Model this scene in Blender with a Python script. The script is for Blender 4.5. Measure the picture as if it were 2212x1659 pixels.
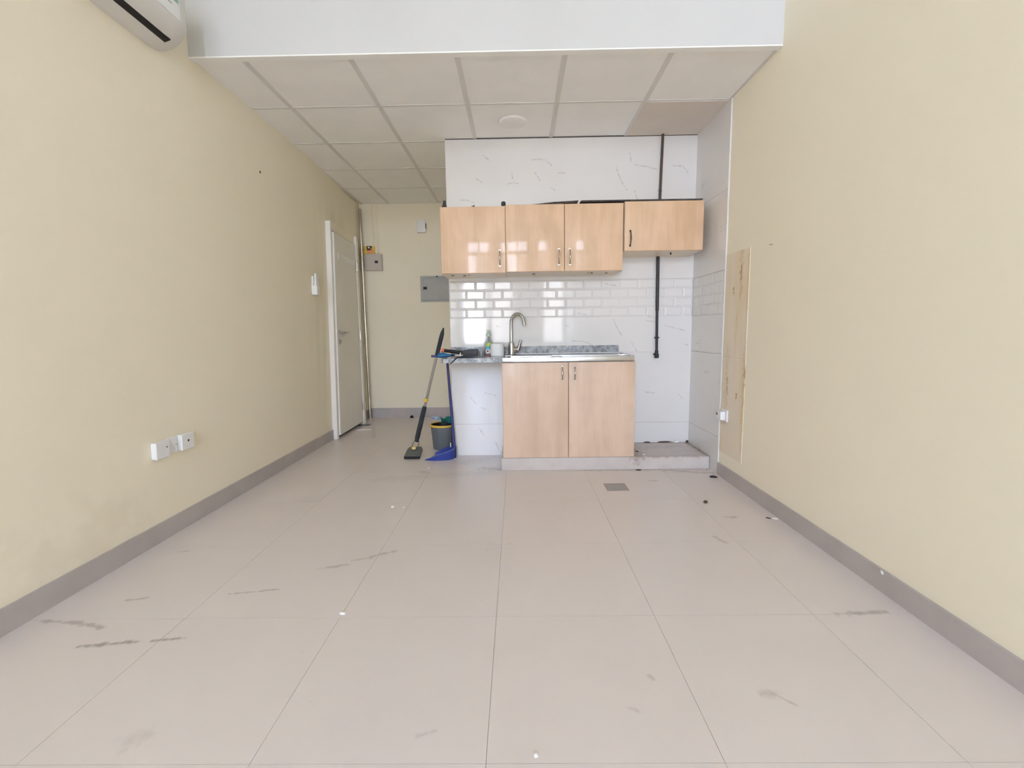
import bpy, bmesh, math, random
from mathutils import Vector, Matrix

for o in list(bpy.data.objects):
    bpy.data.objects.remove(o, do_unlink=True)
S = bpy.context.scene
COL = S.collection
random.seed(7)

# ------------------------------------------------------------------ camera
YAW, PITCH, ROLL, FPX, CAM_H = -0.0118400854, 0.115620351, 0.0139514077, 993.433825, 1.083
cy, sy = math.cos(YAW), math.sin(YAW)
cp, sp = math.cos(PITCH), math.sin(PITCH)
fwd = Vector((sy * cp, cy * cp, -sp))
rgt = Vector((cy, -sy, 0))
dwn = fwd.cross(rgt)
cr, sr = math.cos(ROLL), math.sin(ROLL)
r2 = cr * rgt + sr * dwn
d2 = -sr * rgt + cr * dwn
cam_data = bpy.data.cameras.new('camera')
cam = bpy.data.objects.new('camera', cam_data)
COL.objects.link(cam)
M = Matrix.Identity(4)
for i in range(3):
    M[i][0], M[i][1], M[i][2] = r2[i], -d2[i], -fwd[i]
M[2][3] = CAM_H
cam.matrix_world = M
cam_data.sensor_width = 36
cam_data.sensor_fit = 'HORIZONTAL'
cam_data.lens = FPX * 36 / 2212
cam_data.clip_start = 0.02
S.camera = cam

# ------------------------------------------------------------------ light
SKY_STRENGTH = 13.0
SUN_STRENGTH = 7.0
EXPOSURE = 1.73
world = bpy.data.worlds.new('sky')
S.world = world
world.use_nodes = True
wn = world.node_tree
wn.nodes.clear()
w_out = wn.nodes.new('ShaderNodeOutputWorld')
w_bg = wn.nodes.new('ShaderNodeBackground')
w_tc = wn.nodes.new('ShaderNodeTexCoord')
w_sep = wn.nodes.new('ShaderNodeSeparateXYZ')
w_ramp = wn.nodes.new('ShaderNodeValToRGB')
w_ramp.color_ramp.elements[0].position = 0.0
w_ramp.color_ramp.elements[0].color = (0.90, 0.95, 1.18, 1)
w_ramp.color_ramp.elements[1].position = 0.6
w_ramp.color_ramp.elements[1].color = (0.45, 0.70, 1.28, 1)
wn.links.new(w_tc.outputs['Generated'], w_sep.inputs[0])
wn.links.new(w_sep.outputs['Z'], w_ramp.inputs[0])
wn.links.new(w_ramp.outputs[0], w_bg.inputs['Color'])
w_bg.inputs['Strength'].default_value = SKY_STRENGTH
wn.links.new(w_bg.outputs[0], w_out.inputs[0])

sun_data = bpy.data.lights.new('sun', 'SUN')
sun_data.energy = SUN_STRENGTH
sun_data.angle = math.radians(0.6)
sun_data.color = (1.0, 0.93, 0.82)
sun = bpy.data.objects.new('sun', sun_data)
COL.objects.link(sun)
sun.rotation_euler = Vector((0.25, -0.75, -0.62)).to_track_quat('-Z', 'Y').to_euler()
sun.location = (0, 8, 14)

vs = S.view_settings
S.display_settings.display_device = 'sRGB'
vs.view_transform = 'Standard'
vs.look = 'None'
vs.exposure = EXPOSURE
vs.gamma = 1.0
vs.use_curve_mapping = False
S.cycles.use_denoising = True
S.cycles.use_adaptive_sampling = True
S.cycles.adaptive_threshold = 0.045
S.cycles.adaptive_min_samples = 24
S.cycles.max_bounces = 14
S.cycles.diffuse_bounces = 11
S.cycles.glossy_bounces = 5
S.cycles.transparent_max_bounces = 12
S.cycles.sample_clamp_indirect = 12.0
S.cycles.caustics_reflective = False
S.cycles.caustics_refractive = False

# ------------------------------------------------------------------ room numbers (metres)
XR = 1.489            # painted face of right wall
XL = -1.900           # left wall face at the floor; it leans out of plumb a little
LEAN = 0.030
KY = 3.935            # tiled kitchen wall
KX = -0.566           # left corner of the kitchen block
BY = 5.79             # hall back wall
RY = -6.0             # rear (window) wall
CZ = 2.633            # suspended ceiling
FY = 2.752            # fascia face
HZ = 3.85             # high ceiling


# ------------------------------------------------------------------ helpers
def lin(c):
    c = c / 255.0
    return c / 12.92 if c <= 0.04045 else ((c + 0.055) / 1.055) ** 2.4


def rgb(r, g, b):
    return (lin(r), lin(g), lin(b), 1)


class NT:
    def __init__(self, name, rough=0.6, spec=0.5, metal=0.0, color=(0.5, 0.5, 0.5, 1)):
        self.m = bpy.data.materials.new(name)
        self.m.use_nodes = True
        self.t = self.m.node_tree
        self.b = self.t.nodes['Principled BSDF']
        self.b.inputs['Roughness'].default_value = rough
        self.b.inputs['Specular IOR Level'].default_value = spec
        self.b.inputs['Metallic'].default_value = metal
        self.b.inputs['Base Color'].default_value = color
        self._pos = None

    def n(self, typ, **kw):
        nd = self.t.nodes.new(typ)
        for k, v in kw.items():
            setattr(nd, k, v)
        return nd

    def l(self, a, b):
        self.t.links.new(a, b)

    def pos(self):
        if self._pos is None:
            self._pos = self.n('ShaderNodeNewGeometry').outputs['Position']
        return self._pos

    def mapped(self, scale=(1, 1, 1), loc=(0, 0, 0), rot=(0, 0, 0)):
        mp = self.n('ShaderNodeMapping')
        mp.inputs['Scale'].default_value = scale
        mp.inputs['Location'].default_value = loc
        mp.inputs['Rotation'].default_value = rot
        self.l(self.pos(), mp.inputs['Vector'])
        return mp.outputs[0]

    def noise(self, vec=None, scale=5.0, detail=3.0, rough=0.5, dist=0.0):
        nd = self.n('ShaderNodeTexNoise')
        nd.inputs['Scale'].default_value = scale
        nd.inputs['Detail'].default_value = detail
        nd.inputs['Roughness'].default_value = rough
        nd.inputs['Distortion'].default_value = dist
        self.l(vec if vec is not None else self.pos(), nd.inputs['Vector'])
        return nd.outputs['Fac']

    def math(self, op, a, b=None, c=None, clamp=False):
        nd = self.n('ShaderNodeMath', operation=op)
        nd.use_clamp = clamp
        for i, v in enumerate((a, b, c)):
            if v is None:
                continue
            if isinstance(v, (int, float)):
                nd.inputs[i].default_value = v
            else:
                self.l(v, nd.inputs[i])
        return nd.outputs[0]

    def maprange(self, v, a, b, c=0.0, d=1.0, smooth=True):
        nd = self.n('ShaderNodeMapRange')
        nd.interpolation_type = 'SMOOTHSTEP' if smooth else 'LINEAR'
        self.l(v, nd.inputs['Value'])
        nd.inputs['From Min'].default_value = a
        nd.inputs['From Max'].default_value = b
        nd.inputs['To Min'].default_value = c
        nd.inputs['To Max'].default_value = d
        return nd.outputs[0]

    def mix(self, fac, a, b):
        nd = self.n('ShaderNodeMix', data_type='RGBA')
        if isinstance(fac, (int, float)):
            nd.inputs['Factor'].default_value = fac
        else:
            self.l(fac, nd.inputs['Factor'])
        for v, s in ((a, nd.inputs[6]), (b, nd.inputs[7])):
            if isinstance(v, tuple):
                s.default_value = v
            else:
                self.l(v, s)
        return nd.outputs[2]

    def base(self, sock):
        self.l(sock, self.b.inputs['Base Color'])

    def bump(self, h, strength=0.1, dist=0.01):
        nd = self.n('ShaderNodeBump')
        nd.inputs['Strength'].default_value = strength
        nd.inputs['Distance'].default_value = dist
        self.l(h, nd.inputs['Height'])
        self.l(nd.outputs[0], self.b.inputs['Normal'])

    def seg(self, p, q, w, s, wob=None):
        """soft mask around the segment p-q"""
        p, q = Vector(p), Vector(q)
        ba = q - p
        sub = self.n('ShaderNodeVectorMath', operation='SUBTRACT')
        self.l(self.pos(), sub.inputs[0])
        sub.inputs[1].default_value = p
        L2 = max(ba.dot(ba), 1e-9)
        dt = self.n('ShaderNodeVectorMath', operation='DOT_PRODUCT')
        self.l(sub.outputs[0], dt.inputs[0])
        dt.inputs[1].default_value = ba / L2
        h = self.math('MULTIPLY', dt.outputs['Value'], 1.0, clamp=True)
        sc = self.n('ShaderNodeVectorMath', operation='SCALE')
        sc.inputs[0].default_value = ba
        self.l(h, sc.inputs['Scale'])
        s2 = self.n('ShaderNodeVectorMath', operation='SUBTRACT')
        self.l(sub.outputs[0], s2.inputs[0])
        self.l(sc.outputs[0], s2.inputs[1])
        ln = self.n('ShaderNodeVectorMath', operation='LENGTH')
        self.l(s2.outputs[0], ln.inputs[0])
        d = ln.outputs['Value']
        if wob is not None:
            d = self.math('ADD', d, self.math('MULTIPLY', self.math('SUBTRACT', wob, 0.45), w * 2.6))
        return self.maprange(d, 0.0, w, s, 0.0)

    def maxall(self, lst):
        v = lst[0]
        for x in lst[1:]:
            v = self.math('MAXIMUM', v, x)
        return v


MATS = {}


def plain(name, c, rough=0.6, spec=0.5, metal=0.0, var=0.0, scale=20, bump=0.0):
    """a painted / plastic / metal surface with a little mottling"""
    m = NT('mat_' + name, rough, spec, metal, c)
    if var:
        f = m.noise(scale=scale, detail=4)
        a = tuple(max(0, x * (1 - var)) for x in c[:3]) + (1,)
        b = tuple(min(1, x * (1 + var)) for x in c[:3]) + (1,)
        m.base(m.mix(m.maprange(f, 0.3, 0.7), a, b))
        if bump:
            m.bump(f, bump, 0.004)
    MATS[name] = m.m
    return m.m


def wall_paint(name, c1, c2, dirt):
    m = NT('mat_' + name, 0.62, 0.3)
    f = m.noise(scale=0.9, detail=3)
    g = m.noise(scale=220, detail=2)
    col = m.mix(m.maprange(f, 0.35, 0.68), c1, c2)
    if dirt:
        wob = m.noise(scale=9, detail=4)
        masks = [m.seg(p, q, w, s, wob) for p, q, w, s in dirt]
        col = m.mix(m.maxall(masks), col, rgb(120, 92, 60))
    m.base(col)
    m.bump(g, 0.06, 0.002)
    MATS[name] = m.m


BEIGE1, BEIGE2 = (0.845, 0.785, 0.63, 1), (0.86, 0.80, 0.655, 1)
wall_paint('paint_left', BEIGE1, BEIGE2, [((-1.9, 1.75, 0.16), (-1.9, 2.1, 0.2), 0.28, 0.08)])
wall_paint('paint_right', BEIGE1, BEIGE2, [((XR, 3.32, 0.5), (XR, 3.34, 1.5), 0.08, 0.10)])
wall_paint('paint_back', BEIGE1, BEIGE2, [])
plain('white_paint', (0.76, 0.765, 0.77, 1), 0.7, 0.3, var=0.015, scale=2)
plain('ceiling_board', (0.885, 0.88, 0.875, 1), 0.85, 0.2, var=0.02, scale=3)
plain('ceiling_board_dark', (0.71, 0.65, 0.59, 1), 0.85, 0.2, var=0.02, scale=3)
plain('ceiling_rail', (0.70, 0.685, 0.665, 1), 0.6, 0.3)
plain('grout', (0.60, 0.545, 0.505, 1), 0.9, 0.2, var=0.1, scale=12)
plain('wall_grout', (0.70, 0.69, 0.675, 1), 0.9, 0.2)
plain('concrete', (0.5, 0.48, 0.45, 1), 0.9, 0.2, var=0.1)
plain('baseboard_tile', (0.46, 0.42, 0.405, 1), 0.4, 0.4, var=0.05, scale=6)
plain('white_plastic', (0.80, 0.80, 0.80, 1), 0.4, 0.5)
plain('ac_white', (0.70, 0.69, 0.67, 1), 0.45, 0.4)
plain('door_white', (0.80, 0.775, 0.73, 1), 0.45, 0.4, var=0.02, scale=3)
plain('frame_white', (0.82, 0.79, 0.75, 1), 0.4, 0.4)
plain('worn_white', (0.60, 0.57, 0.55, 1), 0.8, 0.2)
plain('black', (0.012, 0.011, 0.011, 1), 0.5, 0.4)
plain('dark_grey', (0.035, 0.037, 0.045, 1), 0.55, 0.4, var=0.15, scale=40)
plain('pipe_black', (0.022, 0.02, 0.02, 1), 0.45, 0.5)
plain('pipe_brown', (0.085, 0.055, 0.04, 1), 0.5, 0.4)
plain('dark_wood', (0.06, 0.048, 0.042, 1), 0.6, 0.3, var=0.3, scale=30)
plain('chrome', (0.52, 0.515, 0.51, 1), 0.12, 0.5, 1.0)
plain('handle_metal', (0.5, 0.46, 0.42, 1), 0.25, 0.5, 1.0)
plain('handle_dark', (0.10, 0.075, 0.055, 1), 0.3, 0.5, 0.8)
plain('pole_metal', (0.62, 0.58, 0.52, 1), 0.22, 0.5, 1.0, var=0.2, scale=2)
plain('panel_grey', (0.42, 0.42, 0.41, 1), 0.5, 0.4, var=0.03)
plain('panel_frame', (0.40, 0.42, 0.41, 1), 0.5, 0.4)
plain('box_beige', (0.56, 0.50, 0.44, 1), 0.5, 0.4)
plain('carcass', (0.78, 0.66, 0.50, 1), 0.35, 0.5)
plain('carcass_white', (0.74, 0.69, 0.63, 1), 0.5, 0.4)
plain('yellow', (0.78, 0.50, 0.05, 1), 0.4, 0.5)
plain('pale_yellow', (0.78, 0.60, 0.24, 1), 0.45, 0.5)
plain('bucket_grey', (0.15, 0.165, 0.185, 1), 0.5, 0.4)
plain('blue_plastic', (0.028, 0.055, 0.30, 1), 0.35, 0.5, var=0.08)
plain('blue_pole', (0.022, 0.025, 0.16, 1), 0.4, 0.5)
plain('teal_blue', (0.012, 0.12, 0.27, 1), 0.4, 0.5)
plain('orange', (0.75, 0.16, 0.07, 1), 0.4, 0.5)
plain('teal_cloth', (0.012, 0.19, 0.16, 1), 0.8, 0.2, var=0.25, scale=60)
plain('sachet', (0.34, 0.42, 0.55, 1), 0.3, 0.5, var=0.5, scale=30)
plain('pad_grey', (0.13, 0.13, 0.115, 1), 0.7, 0.3, var=0.2, scale=90)
plain('steel', (0.60, 0.58, 0.55, 1), 0.24, 0.5, 1.0, var=0.04, scale=9)
plain('tissue', (0.85, 0.85, 0.85, 1), 0.95, 0.1, var=0.02, scale=60)
plain('drain_grey', (0.36, 0.33, 0.32, 1), 0.5, 0.4, 0.1)
plain('hall_drain', (0.26, 0.245, 0.25, 1), 0.4, 0.4, 0.4)
plain('brown_bit', (0.10, 0.062, 0.04, 1), 0.7, 0.3)
plain('plaster', (0.82, 0.79, 0.75, 1), 0.9, 0.2)
plain('trim_white', (0.88, 0.88, 0.87, 1), 0.6, 0.3)
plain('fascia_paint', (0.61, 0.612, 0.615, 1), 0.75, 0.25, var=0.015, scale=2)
plain('facade', (0.32, 0.265, 0.205, 1), 0.9, 0.2, var=0.04)
plain('asphalt', (0.50, 0.44, 0.36, 1), 0.9, 0.2)
plain('label_green', (0.42, 0.58, 0.06, 1), 0.4, 0.5)
plain('label_teal', (0.10, 0.40, 0.50, 1), 0.4, 0.5)
plain('label_white', (0.85, 0.85, 0.85, 1), 0.4, 0.5)
plain('label_maroon', (0.12, 0.01, 0.06, 1), 0.4, 0.5)
plain('pink_liquid', (0.42, 0.16, 0.22, 1), 0.2, 0.5)
plain('carton_yellow', (0.72, 0.50, 0.08, 1), 0.5, 0.4, var=0.25, scale=90)
plain('carton_red', (0.62, 0.13, 0.07, 1), 0.5, 0.4, var=0.3, scale=90)
plain('carton_black', (0.04, 0.03, 0.02, 1), 0.5, 0.4)
plain('carton_orange', (0.75, 0.33, 0.16, 1), 0.5, 0.4)


def make_floor_mat():
    m = NT('mat_floor_tile', 0.29, 0.45)
    big = m.noise(scale=0.8, detail=2)
    cloud = m.noise(scale=3.2, detail=5, rough=0.6)
    col = m.mix(m.maprange(big, 0.3, 0.7), (0.69, 0.625, 0.595, 1), (0.70, 0.63, 0.59, 1))
    col = m.mix(m.maprange(cloud, 0.35, 0.8, 0, 0.10), col, (0.50, 0.44, 0.40, 1))
    spots = m.noise(scale=14, detail=2)
    spotm = m.math('MULTIPLY', m.maprange(spots, 0.70, 0.80), m.maprange(m.noise(scale=2.1), 0.5, 0.62))
    col = m.mix(m.math('MULTIPLY', spotm, 0.22), col, (0.26, 0.22, 0.2, 1))
    wob = m.noise(scale=30, detail=4)
    z = 0.0
    T = [((-1.55, 1.486), (-1.344, 1.512), .016, .75), ((-1.316, 1.514), (-1.211, 1.529), .013, .7),
         ((-1.835, 1.63), (-1.70, 1.62), .016, .5), ((-1.70, 1.62), (-1.566, 1.588), .022, .5),
         ((-1.625, 1.764), (-1.549, 1.78), .014, .5), ((-1.223, 1.806), (-1.03, 1.838), .011, .55),
         ((-0.928, 2.01), (-0.814, 2.038), .02, .4), ((-0.803, 2.081), (-0.724, 2.111), .012, .4),
         ((-0.724, 2.111), (-0.624, 2.176), .022, .4), ((1.20, 1.645), (1.39, 1.652), .022, .5),
         ((0.723, 1.262), (0.755, 1.257), .028, .35), ((0.761, 1.25), (0.79, 1.218), .010, .35),
         ((1.021, 2.299), (1.047, 2.235), .028, .35), ((-1.057, 1.109), (-1.03, 1.123), .05, .18),
         ((-1.718, 2.185), (-1.666, 2.194), .012, .35), ((0.311, 1.212), (0.329, 1.202), .016, .3),
         ((0.399, 1.333), (0.409, 1.319), .016, .35), ((-0.278, 1.12), (-0.237, 1.137), .012, .25),
         ((1.19, 2.555), (1.24, 2.55), .025, .55), ((0.95, 3.213), (0.98, 3.205), .03, .45),
         ((0.45, 3.462), (1.45, 3.452), .03, .42), ((1.10, 3.45), (1.47, 3.36), .05, .45),
         ((-0.27, 3.54), (-0.15, 3.52), .085, .42), ((-0.20, 3.53), (-0.14, 3.50), .05, .5), ((-0.75, 3.47), (-0.70, 3.44), .05, .35),
         ((-0.45, 3.72), (-0.16, 3.90), .16, .22), ((-1.02, 3.30), (-0.2, 3.45), .12, .14)]
    masks = [m.seg((a[0], a[1], z), (b[0], b[1], z), w, s, wob) for a, b, w, s in T]
    mk = m.maxall(masks)
    col = m.mix(m.math('MULTIPLY', mk, 0.78), col, (0.12, 0.092, 0.078, 1))
    m.base(col)
    MATS['floor_tile'] = m.m


make_floor_mat()


VEINS = [
    (0.137, 2.464, 0.201, 2.466), (0.201, 2.466, 0.25, 2.458), (0.25, 2.458, 0.299, 2.418), (0.163, 2.366, 0.204, 2.304),
    (-0.026, 2.369, -0.019, 2.322), (-0.069, 2.272, -0.016, 2.289), (-0.016, 2.289, 0.029, 2.278), (0.827, 2.391, 0.862, 2.296),
    (0.862, 2.296, 0.916, 2.212), (0.98, 2.203, 1.004, 2.141), (0.938, 2.504, 0.947, 2.432), (0.981, 2.41, 1.086, 2.393),
    (1.086, 2.393, 1.162, 2.367), (-0.258, 2.507, -0.21, 2.466), (-0.312, 2.32, -0.267, 2.29), (-0.457, 2.158, -0.384, 2.153),
    (-0.384, 2.153, -0.339, 2.134), (0.302, 2.24, 0.325, 2.222), (1.274, 2.397, 1.364, 2.396), (1.364, 2.396, 1.411, 2.341),
    (0.352, 2.356, 0.409, 2.355), (0.818, 1.165, 0.859, 1.079), (0.859, 1.079, 0.887, 1.035), (0.974, 0.968, 1.018, 0.9),
    (1.253, 1.108, 1.331, 1.088), (1.331, 1.088, 1.418, 1.063), (0.467, 0.99, 0.573, 0.981), (0.573, 0.981, 0.644, 0.953),
    (1.1, 0.541, 1.187, 0.532), (1.382, 0.526, 1.415, 0.485), (1.111, 1.184, 1.177, 1.171), (1.096, 1.149, 1.178, 1.14),
    (-0.339, 0.242, -0.295, 0.175), (-0.203, 0.125, -0.149, 0.012), (-0.413, 0.52, -0.362, 0.458), (-0.28, 0.55, -0.188, 0.529),
    (-0.318, 0.425, -0.279, 0.409), (0.749, 1.462, 0.838, 1.445), (0.521, 1.219, 0.588, 1.207), (0.412, 1.124, 0.443, 1.108),
    (-0.169, 1.124, -0.142, 1.112), (1.437, 0.946, 1.457, 0.934),]  # x0, z0, x1, z1 of the grey veins on the kitchen wall


def make_marble(name, segs):
    m = NT('mat_' + name, 0.05, 0.5)
    n3 = m.noise(m.mapped(loc=(9, 1, 7)), 1.5, 4)
    col = m.mix(m.maprange(n3, 0.3, 0.7, 0, 1), (0.70, 0.68, 0.665, 1), (0.735, 0.715, 0.70, 1))
    wob = m.noise(scale=45, detail=3)
    if segs:
        mk = m.maxall([m.seg((x0, KY, z0), (x1, KY, z1), .009, .42, wob) for x0, z0, x1, z1 in segs])
    else:
        v = m.mapped(rot=(0.4, 0.0, 0.3), scale=(1, 0.55, 1.6))
        n1 = m.noise(v, 2.1, 5, 0.55, 0.3)
        vein = m.maprange(m.math('ABSOLUTE', m.math('SUBTRACT', n1, 0.5)), 0.0, 0.006, 1.0, 0.0)
        mask = m.maprange(m.noise(m.mapped(loc=(5, 3, 1)), 4.5, 2), 0.56, 0.68)
        mk = m.math('MULTIPLY', m.math('MULTIPLY', vein, mask), 0.45)
    col = m.mix(mk, col, (0.33, 0.31, 0.295, 1))
    m.base(col)
    MATS[name] = m.m


make_marble('marble', VEINS)
make_marble('marble_side', None)


def make_maple(name, a, b, coat):
    m = NT('mat_' + name, 0.42, 0.35)
    f = m.noise(m.mapped(scale=(7, 7, 1.1)), 1.3, 4, 0.55, 0.4)
    g = m.noise(m.mapped(scale=(60, 60, 3)), 2.0, 3)
    blotch = m.noise(scale=5, detail=2)
    fac = m.math('ADD', m.math('MULTIPLY', f, 0.7), m.math('MULTIPLY', blotch, 0.3))
    col = m.mix(m.maprange(fac, 0.36, 0.64), a, b)
    col = m.mix(m.maprange(g, 0.45, 0.8, 0, 0.12), col, (0.42, 0.26, 0.14, 1))
    m.base(col)
    m.b.inputs['Coat Weight'].default_value = coat * 0.65
    m.b.inputs['Coat Roughness'].default_value = 0.06
    m.bump(m.noise(scale=5.0, detail=1), 0.10, 0.02)
    MATS[name] = m.m


make_maple('maple', (0.61, 0.41, 0.255, 1), (0.73, 0.505, 0.335, 1), 0.35)
make_maple('maple_lower', (0.58, 0.42, 0.31, 1), (0.68, 0.51, 0.385, 1), 0.1)


def make_granite():
    m = NT('mat_granite', 0.16, 0.5)
    f = m.noise(scale=22, detail=6, rough=0.7)
    g = m.noise(scale=75, detail=3, rough=0.7)
    col = m.mix(m.maprange(f, 0.4, 0.62), (0.20, 0.21, 0.235, 1), (0.42, 0.44, 0.47, 1))
    col = m.mix(m.maprange(g, 0.58, 0.7, 0, 0.7), col, (0.66, 0.68, 0.70, 1))
    col = m.mix(m.maprange(g, 0.30, 0.40, 0.6, 0.0), col, (0.08, 0.085, 0.10, 1))
    m.base(col)
    MATS['granite'] = m.m


make_granite()


def make_bare():
    """bare, rust-marked strip of wall"""
    m = NT('mat_bare_wall', 0.6, 0.3)
    f = m.noise(m.mapped(scale=(1, 5, 0.9)), 1.6, 3)
    col = m.mix(m.maprange(f, 0.4, 0.72), (0.79, 0.70, 0.575, 1), (0.76, 0.635, 0.43, 1))
    wob = m.noise(scale=40, detail=3)
    x = 1.486
    R = [((x, 3.115, 1.50), (x, 3.11, 1.40), .022, .8), ((x, 3.11, 1.60), (x, 3.11, 1.30), .04, .25),
         ((x, 3.209, 1.34), (x, 3.209, 1.31), .02, .7), ((x, 2.99, 1.0), (x, 2.99, 0.96), .02, .7),
         ((x, 3.005, 0.80), (x, 3.0, 0.70), .03, .85), ((x, 3.02, 0.95), (x, 3.02, 0.45), .035, .2),
         ((x, 3.113, 0.63), (x, 3.113, 0.60), .02, .8), ((x, 3.257, 0.72), (x, 3.25, 0.62), .03, .5),
         ((x, 3.26, 0.95), (x, 3.27, 0.4), .05, .16), ((x, 3.02, 1.55), (x, 3.02, 0.25), .018, .12),
         ((x, 3.15, 1.2), (x, 3.16, 0.75), .016, .12)]
    mk = m.maxall([m.seg(p, q, w, s, wob) for p, q, w, s in R])
    col = m.mix(mk, col, (0.36, 0.15, 0.035, 1))
    m.base(col)
    MATS['bare_wall'] = m.m


make_bare()


def make_plinth():
    m = NT('mat_plinth', 0.4, 0.35)
    f = m.noise(scale=9, detail=4)
    col = m.mix(m.maprange(f, 0.35, 0.7), (0.575, 0.525, 0.495, 1), (0.53, 0.48, 0.45, 1))
    wob = m.noise(scale=30, detail=4)
    z = 0.10
    R = [((1.46, 3.93, z), (1.47, 3.5, z), .05, .75), ((0.93, 3.5, z), (0.95, 3.9, z), .11, .6), ((1.0, 3.72, z), (1.3, 3.8, z), .12, .16),
         ((0.93, 3.92, z), (1.45, 3.92, z), .04, .5), ((0.93, 3.48, z), (1.46, 3.478, z), .02, .45)]
    mk = m.maxall([m.seg(p, q, w, s, wob) for p, q, w, s in R])
    col = m.mix(mk, col, (0.24, 0.15, 0.085, 1))
    m.base(col)
    MATS['plinth'] = m.m


make_plinth()


def make_sticker():
    m = NT('mat_sticker', 0.4, 0.5)
    f = m.noise(scale=16, detail=1)
    r = m.n('ShaderNodeValToRGB')
    e = r.color_ramp.elements
    e[0].position, e[0].color = 0.36, rgb(70, 140, 190)
    e[1].position, e[1].color = 0.62, rgb(70, 70, 110)
    for p, c in ((0.44, rgb(150, 200, 200)), (0.5, rgb(130, 170, 110)), (0.56, rgb(200, 215, 215))):
        k = e.new(p)
        k.color = c
    m.l(f, r.inputs[0])
    m.base(r.outputs[0])
    MATS['sticker'] = m.m


make_sticker()


def make_clear(name, tint, fac=0.1):
    """thin clear pane or wall of a bottle: see-through with a sharp reflection"""
    m = bpy.data.materials.new('mat_' + name)
    m.use_nodes = True
    t = m.node_tree
    t.nodes.clear()
    o = t.nodes.new('ShaderNodeOutputMaterial')
    tr = t.nodes.new('ShaderNodeBsdfTransparent')
    tr.inputs[0].default_value = tint
    gl = t.nodes.new('ShaderNodeBsdfGlossy')
    gl.inputs['Roughness'].default_value = 0.03
    lw = t.nodes.new('ShaderNodeLayerWeight')
    lw.inputs[0].default_value = 0.12
    mp = t.nodes.new('ShaderNodeMath')
    mp.operation = 'MULTIPLY_ADD'
    mp.inputs[1].default_value = 0.8
    mp.inputs[2].default_value = fac * 0.3
    mx = t.nodes.new('ShaderNodeMixShader')
    t.links.new(lw.outputs['Facing'], mp.inputs[0])
    t.links.new(mp.outputs[0], mx.inputs[0])
    t.links.new(tr.outputs[0], mx.inputs[1])
    t.links.new(gl.outputs[0], mx.inputs[2])
    t.links.new(mx.outputs[0], o.inputs[0])
    MATS[name] = m


make_clear('window_glass', (0.96, 0.98, 0.97, 1), 0.12)
make_clear('clear_plastic', (0.89, 0.915, 0.91, 1), 0.5)


# ---- mesh helpers ------------------------------------------------------------
def lean_at(y):
    """the left wall is plumb in the far corner and leans in a little along its length"""
    t = min(max((BY - y) / 1.7, 0.0), 1.0)
    return LEAN * t * t * (3 - 2 * t)


def lean_co(co):
    return Vector((co.x + lean_at(co.y) * min(co.z, 2.66), co.y, co.z))


def world_loc(o):
    v = Vector(o.location)
    while o.parent:
        o = o.parent
        v += Vector(o.location)
    return v


def box(bm, x0, x1, y0, y1, z0, z1, bevel=0.0, seg=1):
    r = bmesh.ops.create_cube(bm, size=1)
    vv = r['verts']
    for v in vv:
        v.co = Vector(((x0 + x1) / 2 + v.co.x * (x1 - x0), (y0 + y1) / 2 + v.co.y * (y1 - y0), (z0 + z1) / 2 + v.co.z * (z1 - z0)))
    if bevel:
        ed = list({e for v in vv for e in v.link_edges})
        bmesh.ops.bevel(bm, geom=ed, offset=bevel, segments=seg, affect='EDGES', profile=0.6)
    return bm


def tube(bm, pts, radii, n=12, caps=True):
    pts = [Vector(p) for p in pts]
    if isinstance(radii, (int, float)):
        radii = [radii] * len(pts)
    rings = []
    up = None
    for i, p in enumerate(pts):
        a = pts[max(i - 1, 0)]
        b = pts[min(i + 1, len(pts) - 1)]
        t = (b - a).normalized()
        if up is None:
            up = Vector((0, 0, 1)) if abs(t.z) < 0.9 else Vector((1, 0, 0))
        u = t.cross(up).normalized()
        w = u.cross(t).normalized()
        up = w
        rings.append([bm.verts.new(p + radii[i] * (math.cos(2 * math.pi * k / n) * u + math.sin(2 * math.pi * k / n) * w)) for k in range(n)])
    for r0, r1 in zip(rings, rings[1:]):
        for k in range(n):
            bm.faces.new((r0[k], r0[(k + 1) % n], r1[(k + 1) % n], r1[k]))
    if caps:
        bm.faces.new(list(reversed(rings[0])))
        bm.faces.new(rings[-1])
    return bm


def lathe(bm, prof, c, n=28, closed=True):
    """prof: list of (r, z) from bottom to top around centre c=(x,y)"""
    rings = []
    for r, z in prof:
        if r < 1e-6:
            rings.append([bm.verts.new((c[0], c[1], z))])
        else:
            rings.append([bm.verts.new((c[0] + r * math.cos(2 * math.pi * k / n), c[1] + r * math.sin(2 * math.pi * k / n), z)) for k in range(n)])
    for a, b in zip(rings, rings[1:]):
        for k in range(n):
            k2 = (k + 1) % n
            if len(a) == 1 and len(b) == 1:
                continue
            if len(a) == 1:
                bm.faces.new((a[0], b[k2], b[k]))
            elif len(b) == 1:
                bm.faces.new((a[k], a[k2], b[0]))
            else:
                bm.faces.new((a[k], a[k2], b[k2], b[k]))
    return bm


def prism(bm, poly, fn, d0, d1, bevel=0.0):
    """poly: 2D outline; fn(a, b, d) -> world point; extruded from d0 to d1"""
    A = [bm.verts.new(fn(a, b, d0)) for a, b in poly]
    B = [bm.verts.new(fn(a, b, d1)) for a, b in poly]
    n = len(poly)
    fs = [bm.faces.new(list(reversed(A))), bm.faces.new(B)]
    for k in range(n):
        fs.append(bm.faces.new((A[k], A[(k + 1) % n], B[(k + 1) % n], B[k])))
    bmesh.ops.recalc_face_normals(bm, faces=fs)
    if bevel:
        ed = list({e for f in fs[:2] for e in f.edges})
        bmesh.ops.bevel(bm, geom=ed, offset=bevel, segments=2, affect='EDGES', profile=0.6)
    return bm


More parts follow.
